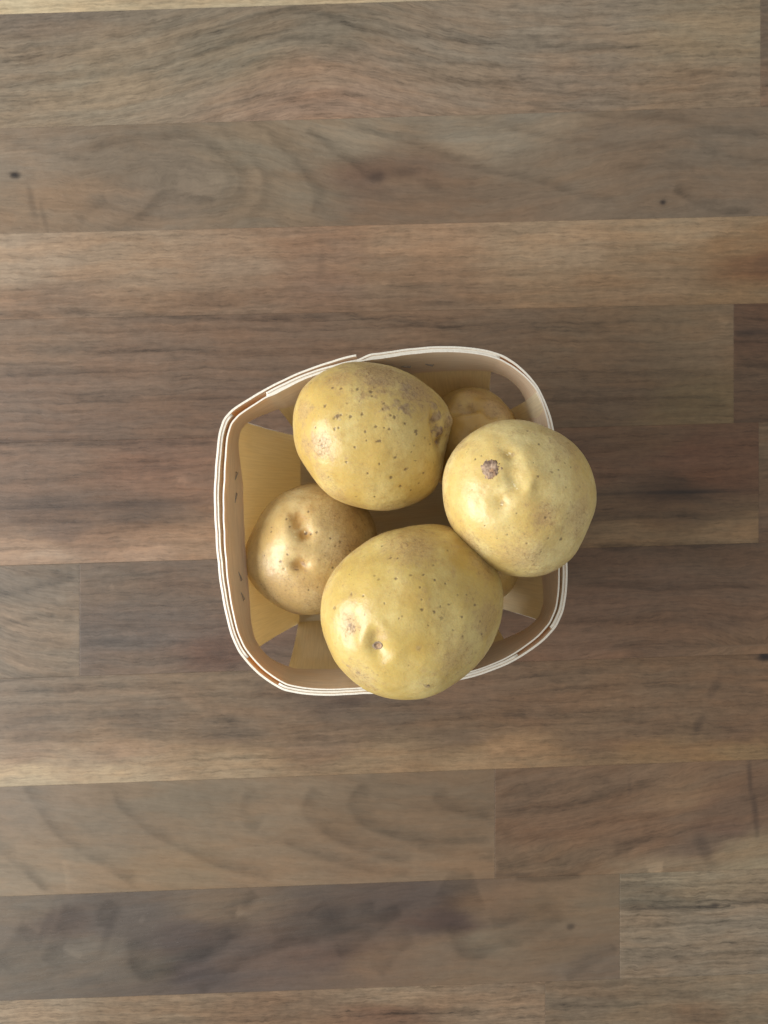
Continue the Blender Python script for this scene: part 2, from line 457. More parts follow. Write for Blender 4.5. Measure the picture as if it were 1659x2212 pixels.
# dark marks in the wood: stave index hint by position, (x, y, rx, ry, angle_deg, strength)
MARKS = [
    (32, 378, 15, 9, 0, 0.95), (1432, 437, 8, 7, 0, 0.9), (815, 381, 26, 11, -8, .42), (872, 372, 40, 14, -6, .30), (935, 402, 34, 14, 20, .22),
    (70, 440, 9, 55, -12, .25), (95, 470, 7, 40, -14, .22),
    (695, 568, 11, 34, 6, .20), (960, 1063, 40, 4, 0, .0), (1480, 1063, 170, 5, -1.2, .62), (1340, 1066, 110, 6, -1, .3), (200, 1092, 280, 9, -1.6, .30), (60, 1085, 120, 6, -1.5, .25),
    (1622, 718, 45, 8, -2, .42), (1630, 775, 40, 12, 0, .18), (1652, 1418, 22, 13, 4, .97), (1630, 1414, 22, 7, 12, .45),
    (1545, 1485, 12, 40, 28, .26), (1510, 1565, 12, 34, 24, .26), (472, 1408, 40, 22, 0, .18), (230, 1385, 44, 8, 0, .22), (320, 1385, 34, 7, 0, .2),
    (1620, 1680, 7, 50, -3, .45), (1632, 1760, 8, 60, -6, .42), (1520, 1830, 18, 52, -24, .30), (1360, 1700, 5, 26, 0, .22),
    (1233, 2002, 12, 9, -14, .55), (1545, 1956, 14, 7, -8, .72), (1440, 1961, 150, 4, -1.5, .5), (1620, 1950, 60, 4, -5, .35),
    (720, 1975, 40, 22, -20, .32), (405, 2110, 60, 9, -16, .35), (850, 1965, 60, 14, -25, .22), (100, 2000, 12, 60, 22, .20), (235, 2010, 12, 70, 20, .22),
    (960, 1985, 60, 40, 0, .22), (1100, 1890, 60, 6, -2, .30), (760, 1517, 40, 9, 0, .28), (560, 1485, 14, 22, -10, .18), (1650, 575, 26, 40, 0, .16),
    (345, 1012, 50, 5, -2, .25), (500, 330, 22, 34, -40, .0), (60, 2010, 40, 3, 30, .0),
]

counter = mesh_obj('countertop',
    [(x, y, z) for z in (-0.045, -0.0221) for y in (-0.62, 0.62) for x in (-0.30, 0.46)],
    [(0, 2, 3, 1), (4, 5, 7, 6), (0, 1, 5, 4), (2, 6, 7, 3), (0, 4, 6, 2), (1, 3, 7, 5)], M_CORE, smooth=False)
tag(counter, 'walnut butcher block countertop of glued staves under the basket', 'countertop', kind='structure')


# single growth lines one can follow by eye: (ox, oy, half width, strength, points at half scale)
T1, T2, T3, T4, T5, T6, T7, T8 = (0, 0), (829.5, 0), (0, 466), (829.5, 466), (0, 1152), (829.5, 1152), (0, 1646), (829.5, 1646)
VEINS = [
    (T1, 5, .26, [(300, 285), (450, 265), (600, 230), (800, 170), (1000, 125), (1130, 80), (1250, 52), (1380, 62), (1500, 105), (1659, 155), (1810, 165), (2060, 185), (2220, 190), (2460, 210), (2660, 215), (2860, 225), (3300, 235)]),
    (T1, 4, .20, [(500, 330), (650, 305), (850, 240), (1000, 195), (1150, 168), (1280, 165), (1400, 185), (1560, 220), (1720, 260), (2060, 280), (2360, 295), (2560, 300), (2800, 302), (3060, 315), (3300, 340)]),
    (T1, 5, .17, [(540, 380), (700, 345), (860, 300), (1000, 270), (1150, 255), (1300, 265), (1450, 290), (1659, 332), (1860, 350), (2160, 370), (2460, 405), (2660, 420), (2760, 440)]),
    (T1, 4, .18, [(0, 270), (150, 245), (300, 235), (420, 200)]), (T1, 4, .16, [(0, 460), (150, 445), (400, 420)]), (T1, 4, .15, [(0, 385), (200, 345), (400, 330), (520, 300)]),
    (T1, 4, .14, [(0, 600), (200, 605), (400, 590), (520, 545)]), (T1, 4, .13, [(0, 180), (200, 150), (400, 120)]), (T1, 4, .14, [(0, 105), (200, 88), (450, 75)]), (T1, 4, .12, [(450, 170), (700, 130), (900, 90)]),
    (T1, 5, .20, [(0, 645), (130, 640), (220, 665), (300, 685), (380, 672), (440, 620), (520, 560)]),
    (T1, 8, .20, [(360, 740), (400, 660), (500, 612), (600, 600), (700, 595), (800, 590), (880, 610), (960, 680), (1020, 730), (1040, 780), (1020, 840), (960, 865), (850, 850), (740, 825), (680, 850), (600, 930), (480, 975), (380, 990)]),
    (T1, 9, .16, [(340, 965), (400, 905), (470, 870)]), (T1, 9, .12, [(900, 680), (980, 740), (985, 810), (940, 850)]),
    (T1, 7, .15, [(870, 500), (940, 555), (1010, 620), (1080, 690), (1130, 740), (1140, 830), (1110, 900), (1050, 945)]),
    (T1, 8, .20, [(1060, 510), (1150, 560), (1200, 620), (1280, 700), (1340, 780), (1362, 850), (1350, 940)]),
    (T1, 6, .22, [(1310, 560), (1380, 600), (1450, 660), (1540, 720), (1600, 770), (1659, 790)]),
    (T1, 9, .15, [(1000, 450), (1080, 425), (1170, 412), (1250, 435), (1380, 480), (1520, 490)]),
    (T2, 5, .20, [(-200, 520), (0, 590), (150, 630), (300, 690), (430, 735), (560, 760), (680, 790), (800, 830), (900, 855), (1040, 856)]), (T2, 5, .15, [(300, 490), (500, 545), (640, 580), (800, 610), (950, 625), (1100, 635), (1250, 640)]),
    (T2, 6, .17, [(600, 470), (800, 480), (950, 500), (1250, 520), (1450, 570), (1700, 592)]), (T2, 6, .16, [(1000, 730), (1200, 720), (1350, 735)]), (T2, 6, .24, [(1240, 820), (1300, 850), (1350, 880), (1450, 915), (1600, 920)]), (T2, 5, .14, [(1350, 650), (1500, 680), (1700, 700)]),
    (T3, 4.5, .27, [(-80, 445), (0, 440), (150, 438), (300, 425), (450, 430), (620, 435), (800, 440), (1000, 450), (1200, 450), (1400, 440), (1500, 430), (1659, 458), (1900, 480), (2100, 492)]),
    (T3, 5, .13, [(0, 360), (300, 370), (700, 375), (1100, 395), (1600, 400)]), (T3, 5, .24, [(-80, 985), (300, 992), (600, 985), (950, 985)]), (T3, 6, .16, [(300, 805), (500, 800), (700, 790), (1000, 800)]), (T3, 5, .13, [(0, 690), (400, 680), (900, 700)]), (T3, 5, .15, [(-60, 1160), (200, 1150), (600, 1080), (700, 1075)]),
    (T3, 5, .15, [(0, 1330), (400, 1325), (950, 1320)]), (T3, 5, .14, [(0, 590), (500, 585), (1200, 600), (1600, 590)]),
    (T4, 6, .15, [(700, 800), (900, 805), (1200, 815), (1500, 820)]), (T4, 6, .14, [(0, 480), (300, 490), (600, 500), (1000, 480)]), (T4, 5, .14, [(600, 690), (1000, 685), (1450, 690)]), (T4, 5, .16, [(0, 305), (250, 312), (420, 308)]), (T4, 6, .14, [(850, 1290), (1200, 1300), (1600, 1290)]), (T4, 6, .20, [(1515, 525), (1700, 515)]), (T4, 5, .2, [(1515, 650), (1700, 655)]),
    (T4, 7, .16, [(900, 1440), (1300, 1450), (1500, 1450), (1659, 1465)]), (T4, 5, .14, [(900, 1130), (1200, 1110), (1600, 1090)]),
    (T5, 6, .20, [(-40, 275), (150, 240), (330, 190)]), (T5, 5, .17, [(-40, 410), (100, 380), (200, 360), (335, 375)]), (T5, 5, .16, [(-40, 640), (150, 625), (340, 615)]), (T5, 6, .15, [(0, 830), (250, 805), (500, 800), (800, 790), (1100, 850)]), (T5, 5, .13, [(350, 230), (700, 220), (930, 235)]), (T5, 5, .12, [(350, 580), (700, 560), (1050, 575)]), (T5, 5, .13, [(0, 700), (400, 665), (900, 690), (1300, 700)]), (T5, 5, .15, [(0, 905), (400, 880), (800, 870), (1500, 890)]),
    (T6, 5, .14, [(300, 680), (500, 720), (700, 690), (900, 680), (1100, 660), (1400, 672), (1659, 690)]), (T6, 6, .15, [(0, 850), (300, 800), (600, 790), (900, 800), (1200, 830), (1600, 850)]), (T6, 6, .14, [(800, 380), (1000, 390), (1200, 380), (1600, 400)]), (T6, 6, .14, [(600, 600), (750, 640), (900, 600), (1100, 560), (1300, 570)]), (T6, 5, .13, [(850, 220), (1200, 240), (1659, 230)]), (T6, 5, .13, [(900, 480), (1200, 500), (1659, 470)]),
    (T7, 8, .17, [(105, 100), (120, 130), (160, 190), (200, 250), (260, 320), (340, 380), (420, 430), (500, 480), (600, 545)]), (T7, 8, .20, [(-60, 330), (0, 385), (60, 430), (130, 490), (210, 570)]), (T7, 7, .15, [(485, 100), (510, 180), (570, 240), (660, 310), (780, 370), (900, 430), (1050, 480), (1200, 515)]),
    (T7, 8, .14, [(1080, 100), (1050, 180), (1050, 250), (1120, 300)]), (T7, 9, .17, [(1360, 90), (1320, 180), (1322, 235), (1400, 300), (1500, 360), (1659, 410), (1800, 440)]), (T7, 9, .20, [(1590, 70), (1520, 160), (1530, 225), (1580, 270), (1700, 320), (1850, 345), (2000, 345), (2140, 345)]),
    (T7, 7, .14, [(1210, 330), (1300, 380), (1450, 430), (1600, 470), (1800, 490)]), (T7, 6, .12, [(850, 380), (980, 440), (1150, 490)]),
    (T8, 8, .15, [(130, 370), (250, 395), (400, 410), (480, 418)]), (T8, 9, .16, [(270, 110), (222, 150), (260, 190), (340, 220), (480, 250)]),
    (T8, 6, .16, [(490, 225), (700, 215), (900, 170), (1200, 90)]), (T8, 7, .18, [(490, 470), (560, 450), (800, 440), (1000, 400), (1200, 300)]), (T8, 7, .14, [(490, 330), (700, 320), (1000, 250), (1250, 230)]), (T8, 6, .14, [(490, 150), (700, 130), (1000, 80)]),
    (T7, 13, .20, [(100, 610), (90, 720), (40, 800), (-20, 870)]), (T7, 14, .20, [(295, 600), (260, 720), (220, 800), (185, 870)]), (T7, 14, .18, [(480, 590), (440, 650), (430, 720)]), (T7, 14, .26, [(560, 740), (570, 860), (620, 925), (720, 920), (820, 870), (920, 810), (1020, 740), (1100, 680)]),
    (T7, 10, .20, [(860, 1010), (950, 930), (1080, 850), (1250, 790), (1400, 770)]), (T7, 12, .18, [(1000, 690), (1060, 620), (1110, 565)]), (T7, 13, .20, [(1180, 810), (1300, 760), (1450, 740), (1590, 690), (1600, 580)]), (T7, 11, .20, [(1450, 840), (1550, 780), (1659, 700), (1740, 640)]), (T7, 26, .16, [(1340, 640), (1380, 680), (1440, 650)]),
    (T8, 12, .19, [(280, 700), (300, 770), (330, 825), (400, 840), (500, 790), (600, 770), (700, 700), (800, 660)]), (T8, 9, .20, [(780, 940), (900, 870), (1015, 805)]), (T8, 11, .16, [(460, 720), (600, 680), (740, 640)]), (T8, 30, .18, [(220, 560), (330, 620), (430, 590)]), (T8, 6, .2, [(560, 505), (700, 510), (860, 490)]), (T8, 9, .12, [(-20, 930), (60, 830), (140, 760)]),
    (T7, 4, -.22, [(100, 690), (135, 712), (170, 740)]), (T7, 4, -.25, [(270, 800), (305, 825), (350, 850)]), (T8, 4, -.28, [(1420, 1110), (1500, 1075), (1560, 1030)]), (T8, 9, -.55, [(1150, 490), (1175, 478), (1200, 482)]),
    (T3, 5, -.40, [(770, 1150), (790, 1140), (800, 1165)]), (T5, 5, -.35, [(470, 230), (482, 238), (492, 232)]), (T7, 5, -.4, [(1018, 650), (1030, 655), (1036, 665)]), (T7, 5, -.25, [(600, 680), (612, 688), (622, 690)]),
    (T4, 4, -.25, [(1440, 450), (1465, 458), (1480, 470)]), (T6, 4, -.18, [(400, 860), (450, 900), (520, 960)]), (T5, 4, -.16, [(760, 690), (820, 740), (900, 800)]), (T7, 4, -.18, [(270, 420), (285, 500), (290, 560)]),
    (T8, 5, .20, [(1025, 650), (1200, 640), (1400, 635), (1600, 605), (1700, 600)]), (T8, 5, .14, [(1030, 600), (1300, 600), (1600, 575)]), (T8, 4, .13, [(1100, 850), (1400, 850), (1659, 835)]), (T8, 4, .13, [(1150, 700), (1500, 690)]), (T8, 4, .15, [(700, 1055), (1000, 1060), (1300, 1080)]), (T8, 5, .17, [(0, 1085), (250, 1080), (420, 1080)]), (T8, 4, .14, [(1100, 1020), (1400, 1015), (1659, 1025)]),
]


def spline(pts, n=14):
    P = np.array(pts, float)
    P = np.concatenate([[2 * P[0] - P[1]], P, [2 * P[-1] - P[-2]]])
    t = np.linspace(0, 1, n, endpoint=False)[:, None]
    out = []
    for i in range(1, len(P) - 2):
        a, b, c, d = P[i - 1], P[i], P[i + 1], P[i + 2]
        out.append(.5 * (2 * b + (c - a) * t + (2 * a - 5 * b + 4 * c - d) * t ** 2 + (3 * b - a - 3 * c + d) * t ** 3))
    out.append(P[-2:-1])
    return np.concatenate(out)


VEIN_PTS = [(w_, s_ * (.8 if o_ in (T1, T2) else 1.0), np.array(o_) + 0.5 * spline(p_)) for (o_, w_, s_, p_) in VEINS]


def line_y(k, x):
    a, b = ROWS[k]
    return a + (b - a) * np.asarray(x, float) / 1659.0


def axis(a, b, step, lo, hi, coarse):
    """grid coordinates, fine inside lo..hi and coarse outside, plus a bevel step at both ends"""
    pts = [a, a + 0.7]
    x = a + 0.7
    while x < b - 0.7:
        x += step if lo - step < x < hi else coarse
        if x < b - 1.5: pts.append(x)
    pts += [b - 0.7, b]
    return np.array(pts)


def build_stave(idx, spec):
    (rt, rb), x0, x1, kind, spacing, lineamp, fine, tones = spec
    xs = axis(x0 + .12, x1 - .12, 4.0, -60, 1720, 40.0)
    ymid = 0.5 * (line_y(rt, 830) + line_y(rb, 830))
    hgt = abs(line_y(rb, 830) - line_y(rt, 830))
    vis = -80 < ymid + hgt / 2 and ymid - hgt / 2 < 2290
    vs_ = axis(0.0, 1.0 * hgt, 4.0 if vis else 24.0, -1e9, 1e9, 4.0) / hgt
    nx, ny = len(xs), len(vs_)
    X = np.repeat(xs[None, :], ny, 0)
    T = line_y(rt, xs) + .12
    Bm = line_y(rb, xs) - .12
    Y = T[None, :] + (Bm - T)[None, :] * vs_[:, None]
    Z = np.zeros_like(X)
    edge = 0.000008
    Z[0, :] = Z[-1, :] = -edge
    Z[:, 0] = Z[:, -1] = -edge
    wx, wy = px2w(X, Y, 0.0)
    V = np.stack([wx, wy, Z], -1).reshape(-1, 3)
    I = np.arange(nx * ny).reshape(ny, nx)
    F = np.stack([I[1:, :-1], I[1:, 1:], I[:-1, 1:], I[:-1, :-1]], -1).reshape(-1, 4)
    # skirt
    loop = np.concatenate([I[0, :], I[1:, -1], I[-1, -2::-1], I[-2:0:-1, 0]])
    low = V[loop].copy(); low[:, 2] = -0.022
    nb = len(V)
    L = np.arange(len(loop)) + nb
    L2 = np.roll(L, -1); loop2 = np.roll(loop, -1)
    F2 = np.stack([loop, loop2, L2, L], -1)
    V = np.concatenate([V, low]); F = np.concatenate([F, F2])
    x = np.concatenate([X.ravel(), X.ravel()[loop]]); y = np.concatenate([Y.ravel(), Y.ravel()[loop]])
    # rows are turned slightly against the frame: make the grain follow the row
    slope = (ROWS[rt][1] - ROWS[rt][0]) / 1659.0
    P = np.stack([x / 260.0, y / 90.0, np.full_like(x, idx * 7.3)], -1)
    wob = fbm(P, 3) * (9.0 if kind in ('straight', 'arch', 'leftarch') else 16.0)
    f = make_fig(kind)(x, y - slope * (x - 830) * (kind in ('straight', 'rise', 'knotty', 'arch')), wob)
    # colour field by inverse-distance weighting (stretched along the grain)
    tx = np.array([t[0] for t in tones], float); ty = np.array([t[1] for t in tones], float)
    tc = np.array([lin(t[2]) for t in tones])
    sx = 0.42
    jx = x + 30 * fbm(P * 3.0 + 5, 3); jy = y + 12 * fbm(P * 2.5 + 9, 3)
    tslope = ty - slope * tx
    d2 = ((jx[:, None] - tx) * sx) ** 2 + ((jy - slope * x)[:, None] - tslope) ** 2 + 120.0
    wgt = d2 ** -1.7
    wgt /= wgt.sum(1)[:, None]
    tone = (wgt @ tc) * np.array([.998, .998, 0.93])
    lum = tone.mean(1)[:, None]
    tone = lum + (tone - lum) * (1.04 - .26 * sstep(.11, .24, lum))
    tone = np.clip(tone * (lum / 0.135) ** 0.02 * {'tongue': 1.08, 'parab': 1.03, 'arch': 1.0, 'swirl': .98}.get(kind, 1.0), .004, 1)
    mark = np.zeros_like(x)
    fig_push = np.zeros_like(x)
    for (mx, my, rx, ry, ang, stg) in MARKS:
        if not (x0 - 5 < mx < x1 + 5): continue
        if not (line_y(rt, mx) < my < line_y(rb, mx)): continue
        ca, sa = math.cos(math.radians(ang)), math.sin(math.radians(ang))
        dx, dy = x - mx, y - my
        a = (dx * ca + dy * sa) / rx; b = (-dx * sa + dy * ca) / ry
        r = np.sqrt(a * a + b * b)
        r = r * (1 + .35 * fbm(np.stack([x / 14., y / 9., np.full_like(x, mx)], -1), 2))
        mark = np.maximum(mark, stg * (1 - sstep(0.25, 1.25, r)))
        if stg > .5 and rx < 30:      # grain flows round a knot
            fig_push += np.sign(dy + .01) * 14 * np.exp(-((dx / (rx * 3.2)) ** 2)) * np.exp(-np.abs(dy) / (ry * 2.2))
    f = f - fig_push
    vein = np.zeros_like(x)
    ylo, yhi = y.min(), y.max()
    jv = fbm(np.stack([x / 40., y / 22., np.full_like(x, idx)], -1), 2)
    jv2 = .5 + .5 * sstep(-.35, .25, fbm(np.stack([x / 70., y / 40., np.full_like(x, idx + 9.)], -1), 2))
    for (w_, s_, pts) in VEIN_PTS:
        if pts[:, 1].max() < ylo - 30 or pts[:, 1].min() > yhi + 30 or pts[:, 0].max() < x0 - 30 or pts[:, 0].min() > x1 + 30: continue
        sel = np.nonzero((x > pts[:, 0].min() - 50) & (x < pts[:, 0].max() + 50) & (y > pts[:, 1].min() - 50) & (y < pts[:, 1].max() + 50))[0]
        if len(sel) == 0: continue
        A_, B_ = pts[:-1], pts[1:]
        best = np.full(len(sel), 1e9); tpos = np.zeros(len(sel)); sgn = np.zeros(len(sel))
        for q_ in range(len(A_)):
            ab = B_[q_] - A_[q_]
            ax, ay = x[sel] - A_[q_][0], y[sel] - A_[q_][1]
            t_ = np.clip((ax * ab[0] + ay * ab[1]) / (ab @ ab + 1e-9), 0, 1)
            dd = np.hypot(ax - t_ * ab[0], ay - t_ * ab[1])
            m_ = dd < best
            best[m_] = dd[m_]; tpos[m_] = (q_ + t_[m_]) / len(A_); sgn[m_] = (ab[0] * ay - ab[1] * ax)[m_]
        wd = np.where(sgn < 0, w_ * 2.6, w_ * .8)         # soft on one side, crisp on the other
        e_ = np.exp(-((best + 2.0 * jv[sel]) / wd) ** 2) * sstep(0, .07, tpos) * sstep(1, .93, tpos)
        vein[sel] = np.where(s_ > 0, np.maximum(vein[sel], s_ * e_ * jv2[sel]), vein[sel] + .55 * s_ * e_)
    o = mesh_obj('stave', V, F, M_WAL, counter, smooth=False)
    fattr(o, 'grain', ((y - slope * x) * .8 + .16 * f if kind in ('parab', 'swirl') else f) / 100.0)
    fattr(o, 'ring', f / spacing + idx * .37)
    fattr(o, 'seed', np.full(len(x), idx * 3.17))
    fattr(o, 'lineamp', np.full(len(x), lineamp))
    fattr(o, 'fine', np.full(len(x), fine))
    fattr(o, 'mark', mark)
    fattr(o, 'vein', vein)
    cattr(o, 'tone', tone)
    return o


for i, s in enumerate(STAVES):
    build_stave(i, s)
# plainer staves past the frame, so that the board goes on
k0 = 50
for side, start in ((-1, ROWS['a']), (1, ROWS['l'])):
    ya, yb = start
    for r in range(2):
        key0, key1 = 'x%d%d' % (side, r), 'y%d%d' % (side, r)
        a = (ya + side * 232 * r, yb + side * 232 * r)
        b = (ya + side * 232 * (r + 1), yb + side * 232 * (r + 1))
        ROWS[key0], ROWS[key1] = (b, a) if side < 0 else (a, b)
        cut = 500 + 420 * r
        for (xa, xb) in ((XL, cut), (cut, XR)):
            k0 += 1
            t = [(122, 104, 88), (110, 91, 76), (134, 112, 92), (102, 86, 74)][k0 % 4]
            build_stave(k0, ((key0, key1), xa, xb, 'straight', 24, .5, .8, [(xa, a[0], t), (xb, a[1], tuple(int(c * .93) for c in t))]))

# ------------------------------------------------------------------ basket
ZR = 0.068        # rim height
BAND = 0.0145     # height of the rim bands
PULL = 0.078      # how far the bands lean in over their height
BCX, BCY = 842.0, 1128.0
bc = np.array(px2w(BCX, BCY, ZR))

RIM = [(462.7, 1097), (464, 1030), (468, 978), (473, 933), (482.6, 904), (499.7, 885), (536.8, 861), (571, 840.5), (611, 820), (664, 797), (717, 781), (770, 768.5),
       (822.5, 761.5), (850, 757.5), (903, 751), (961, 747.6), (1009, 749.7), (1056.6, 757), (1088, 767.4), (1115, 784.6), (1141, 808.4), (1162.5, 835), (1178, 866.6), (1191.6, 903.7),
       (1196, 925), (1209, 1000), (1219, 1080), (1224, 1150), (1225.4, 1212), (1225.6, 1256), (1223, 1288), (1216.7, 1322), (1202, 1354), (1176, 1383), (1141, 1409.4), (1101.6, 1433), (1062, 1449.5),
       (1019.6, 1463.6), (996, 1469), (920, 1486), (850, 1495), (783, 1499), (743, 1501.4), (690, 1502.5), (650.5, 1499.3), (611, 1491.4), (587, 1478), (558, 1457), (537, 1436), (515.6, 1409.4),
       (499.7, 1375), (489, 1335), (478.6, 1282), (470.6, 1216), (465.4, 1150)]
rimw = np.array([px2w(a, b, ZR) for a, b in RIM])
rimp = rimw - bc
rth = np.arctan2(rimp[:, 1], rimp[:, 0])
rr = np.hypot(rimp[:, 0], rimp[:, 1])
o_ = np.argsort(rth)
_th, _r = rth[o_], rr[o_]
_thx = np.concatenate([_th - 2 * np.pi, _th, _th + 2 * np.pi]); _rx = np.tile(_r, 3)
_tt = np.linspace(-np.pi, np.pi, 1441)
_rr = np.interp(_tt, _thx, _rx)
_ker = np.hanning(15); _ker /= _ker.sum()
_rr = np.convolve(np.concatenate([_rr[-31:-1], _rr, _rr[1:31]]), _ker, 'same')[30:-30]


def rim_r(th):
    th = (np.asarray(th) + np.pi) % (2 * np.pi) - np.pi
    return np.interp(th, _tt, _rr)


def ang_of(px, py, z=ZR):
    w = np.array(px2w(px, py, z)) - bc
    return math.atan2(w[1], w[0])


def pull(th):
    """the bands lean in along the sides and stand upright where they turn the corners"""
    th = np.asarray(th, float)
    p = np.full_like(th, PULL)
    for c_ in (2.58, .85, -.58, -2.34):
        p = p - .062 * np.exp(-(((th - c_ + np.pi) % (2 * np.pi) - np.pi) / .24) ** 2)
    return p


def gap_of(th):
    """clearance between the side panels and the inner band, by direction"""
    keys = [(-math.pi, .0014), (-2.6, .0010), (-2.2, .0006), (-1.6, .0002), (-1.0, .0002), (-.6, .0008), (-.3, .0013), (0.1, .0006), (.5, .0001), (.9, .0), (1.6, .0), (2.1, .0003), (2.5, .0014), (2.9, .0018), (math.pi, .0014)]
    th = (np.asarray(th) + np.pi) % (2 * np.pi) - np.pi
    return np.interp(th, [k[0] for k in keys], [k[1] for k in keys])


def shell(name, grid, thick, mat, parent, along, across, rag=0.0, jag_top=0.0):
    """solid sheet from a grid of mid-surface points (ny rows from low to high, nx along)"""
    Gd = np.asarray(grid, float)
    ny, nx = Gd.shape[:2]
    du = np.gradient(Gd, axis=1); dv = np.gradient(Gd, axis=0)
    N = np.cross(du, dv); N /= np.linalg.norm(N, axis=2)[..., None] + 1e-12
    a = Gd + N * thick / 2; b = Gd - N * thick / 2
    n = nx * ny
    V = np.concatenate([a.reshape(-1, 3), b.reshape(-1, 3)])
    I = np.arange(n).reshape(ny, nx)
    F = [np.stack([I[:-1, :-1], I[:-1, 1:], I[1:, 1:], I[1:, :-1]], -1).reshape(-1, 4),
         np.stack([I[:-1, :-1], I[1:, :-1], I[1:, 1:], I[:-1, 1:]], -1).reshape(-1, 4) + n]
    loop = np.concatenate([I[0, :], I[1:, -1], I[-1, -2::-1], I[-2:0:-1, 0]])
    # own vertices for the cut edge, so that it shades flat
    e0 = 2 * n
    Ve = np.concatenate([V[loop], V[loop + n]])
    m = len(loop)
    L = np.arange(m); L2 = np.roll(L, -1)
    Fe = np.stack([L, L + m, L2 + m, L2], -1) + e0
    V = np.concatenate([V, Ve]); F = np.concatenate(F + [Fe])
    o = mesh_obj(name, V, F, mat, parent)
    al = np.asarray(along, float).ravel(); ac = np.asarray(across, float).ravel()
    lp = np.tile(loop, 2)
    fattr(o, 'along', np.concatenate([al, al, al[lp]]))
    fattr(o, 'across', np.concatenate([ac, ac, ac[lp] + np.repeat([0, thick], m)]))
    fattr(o, 'edge', np.concatenate([np.zeros(2 * n), np.ones(2 * m)]))
    return o


basket = bpy.data.objects.new('wooden_basket', None)
col.objects.link(basket)
basket.location = (bc[0], bc[1], 0)
basket.empty_display_size = 0.05
tag(basket, 'small square basket of pale wood veneer holding the potatoes on the countertop', 'basket')
bpy.context.view_layer.update()
OFF = np.array([bc[0], bc[1], 0.0])


def band(name, th0, th1, off_fn, thick, zoff, seed, parent=basket, nrow=7):
    n = int(abs(th1 - th0) / 0.006) + 2
    th = np.linspace(th0, th1, n)
    r = rim_r(th) - off_fn(th)
    rows = []
    zs = np.linspace(-BAND, 0, nrow)
    wave = 0.00004 * perlin(np.stack([th * 5, np.full(n, seed), np.zeros(n)], -1))
    jag = 0.00016 * perlin(np.stack([th * 120, np.full(n, seed), np.zeros(n)], -1)) + 0.0006 * perlin(np.stack([th * 1.3, np.full(n, seed + 5), np.zeros(n)], -1))
    s = np.cumsum(np.concatenate([[0], np.hypot(np.diff(r * np.cos(th)), np.diff(r * np.sin(th)))]))
    for k, z in enumerate(zs):
        sc = 1 + pull(th) * z / BAND
        rk = r * sc + wave
        zz = ZR + zoff + z + jag * (0.4 + .6 * k / (nrow - 1))
        rows.append(np.stack([rk * np.cos(th), rk * np.sin(th), zz], -1))
    grid = np.array(rows)
    return shell(name, grid, thick, M_VEN, parent, np.repeat(s[None], nrow, 0), np.repeat(zs[:, None], n, 1))


T_OUT = 0.00085
T_IN = 0.00065
T_PAN = 0.00105
thA = ang_of(571, 845)      # tucked end of the outer band
thB = ang_of(770, 768)      # free end on the outside
# clockwise in the picture means decreasing angle; overlap lies between thA (left) and thB (right), thA > thB
def off_outer(th):
    # from the tucked end thA going round (decreasing) to thB - 2*pi
    base = np.full_like(th, T_OUT / 2)
    tuck = sstep(thB - .10, thB + .01, th)          # 1 in the tucked stretch
    lift = sstep(thB - 2 * np.pi + .30, thB - 2 * np.pi, th)
    return base + tuck * (T_OUT * 1.7) - lift * .0006


band('outer_band', thA, thB - 2 * np.pi, off_outer, T_OUT, 0.0, 1.0)


def off_inner(th):
    return T_OUT + T_PAN + gap_of(th) + T_IN / 2 + .00003 - .00105 * np.exp(-(((th - .72 + np.pi) % (2 * np.pi) - np.pi) / .17) ** 2) + .0007 * sstep(thB - .03, thB + .08, (th - thB + np.pi) % (2 * np.pi) - np.pi + thB) * sstep(thA + .03, thA - .05, (th - thA + np.pi) % (2 * np.pi) - np.pi + thA)


thI = ang_of(833, 777)
thI2 = ang_of(772, 785)
band('inner_band', thI, thI2 - 2 * np.pi + (thI - thI2) , off_inner, T_IN, 0.0003, 2.0)

# side panels: floor corners and the points where the panel edges pass under the inner band
ZF = 0.0012
FC = {'tl': (648, 944), 'tr': (1062, 905), 'br': (1052, 1308), 'bl': (645, 1346)}
FW = {k: np.array(px2w(a, b, ZF)) - bc for k, (a, b) in FC.items()}
ZB = ZR - BAND
PANELS = [  # floor corner a -> b, band-level point a -> b
    ('left panel', 'bl', 'tl', (568, 1388), (529, 914)),
    ('top panel', 'tl', 'tr', (590, 869), (1052, 812)),
    ('right panel', 'tr', 'br', (1129, 873), (1160, 1336)),
    ('bottom panel', 'br', 'bl', (1095, 1390), (625, 1442)),
]


def ease(a):
    return a


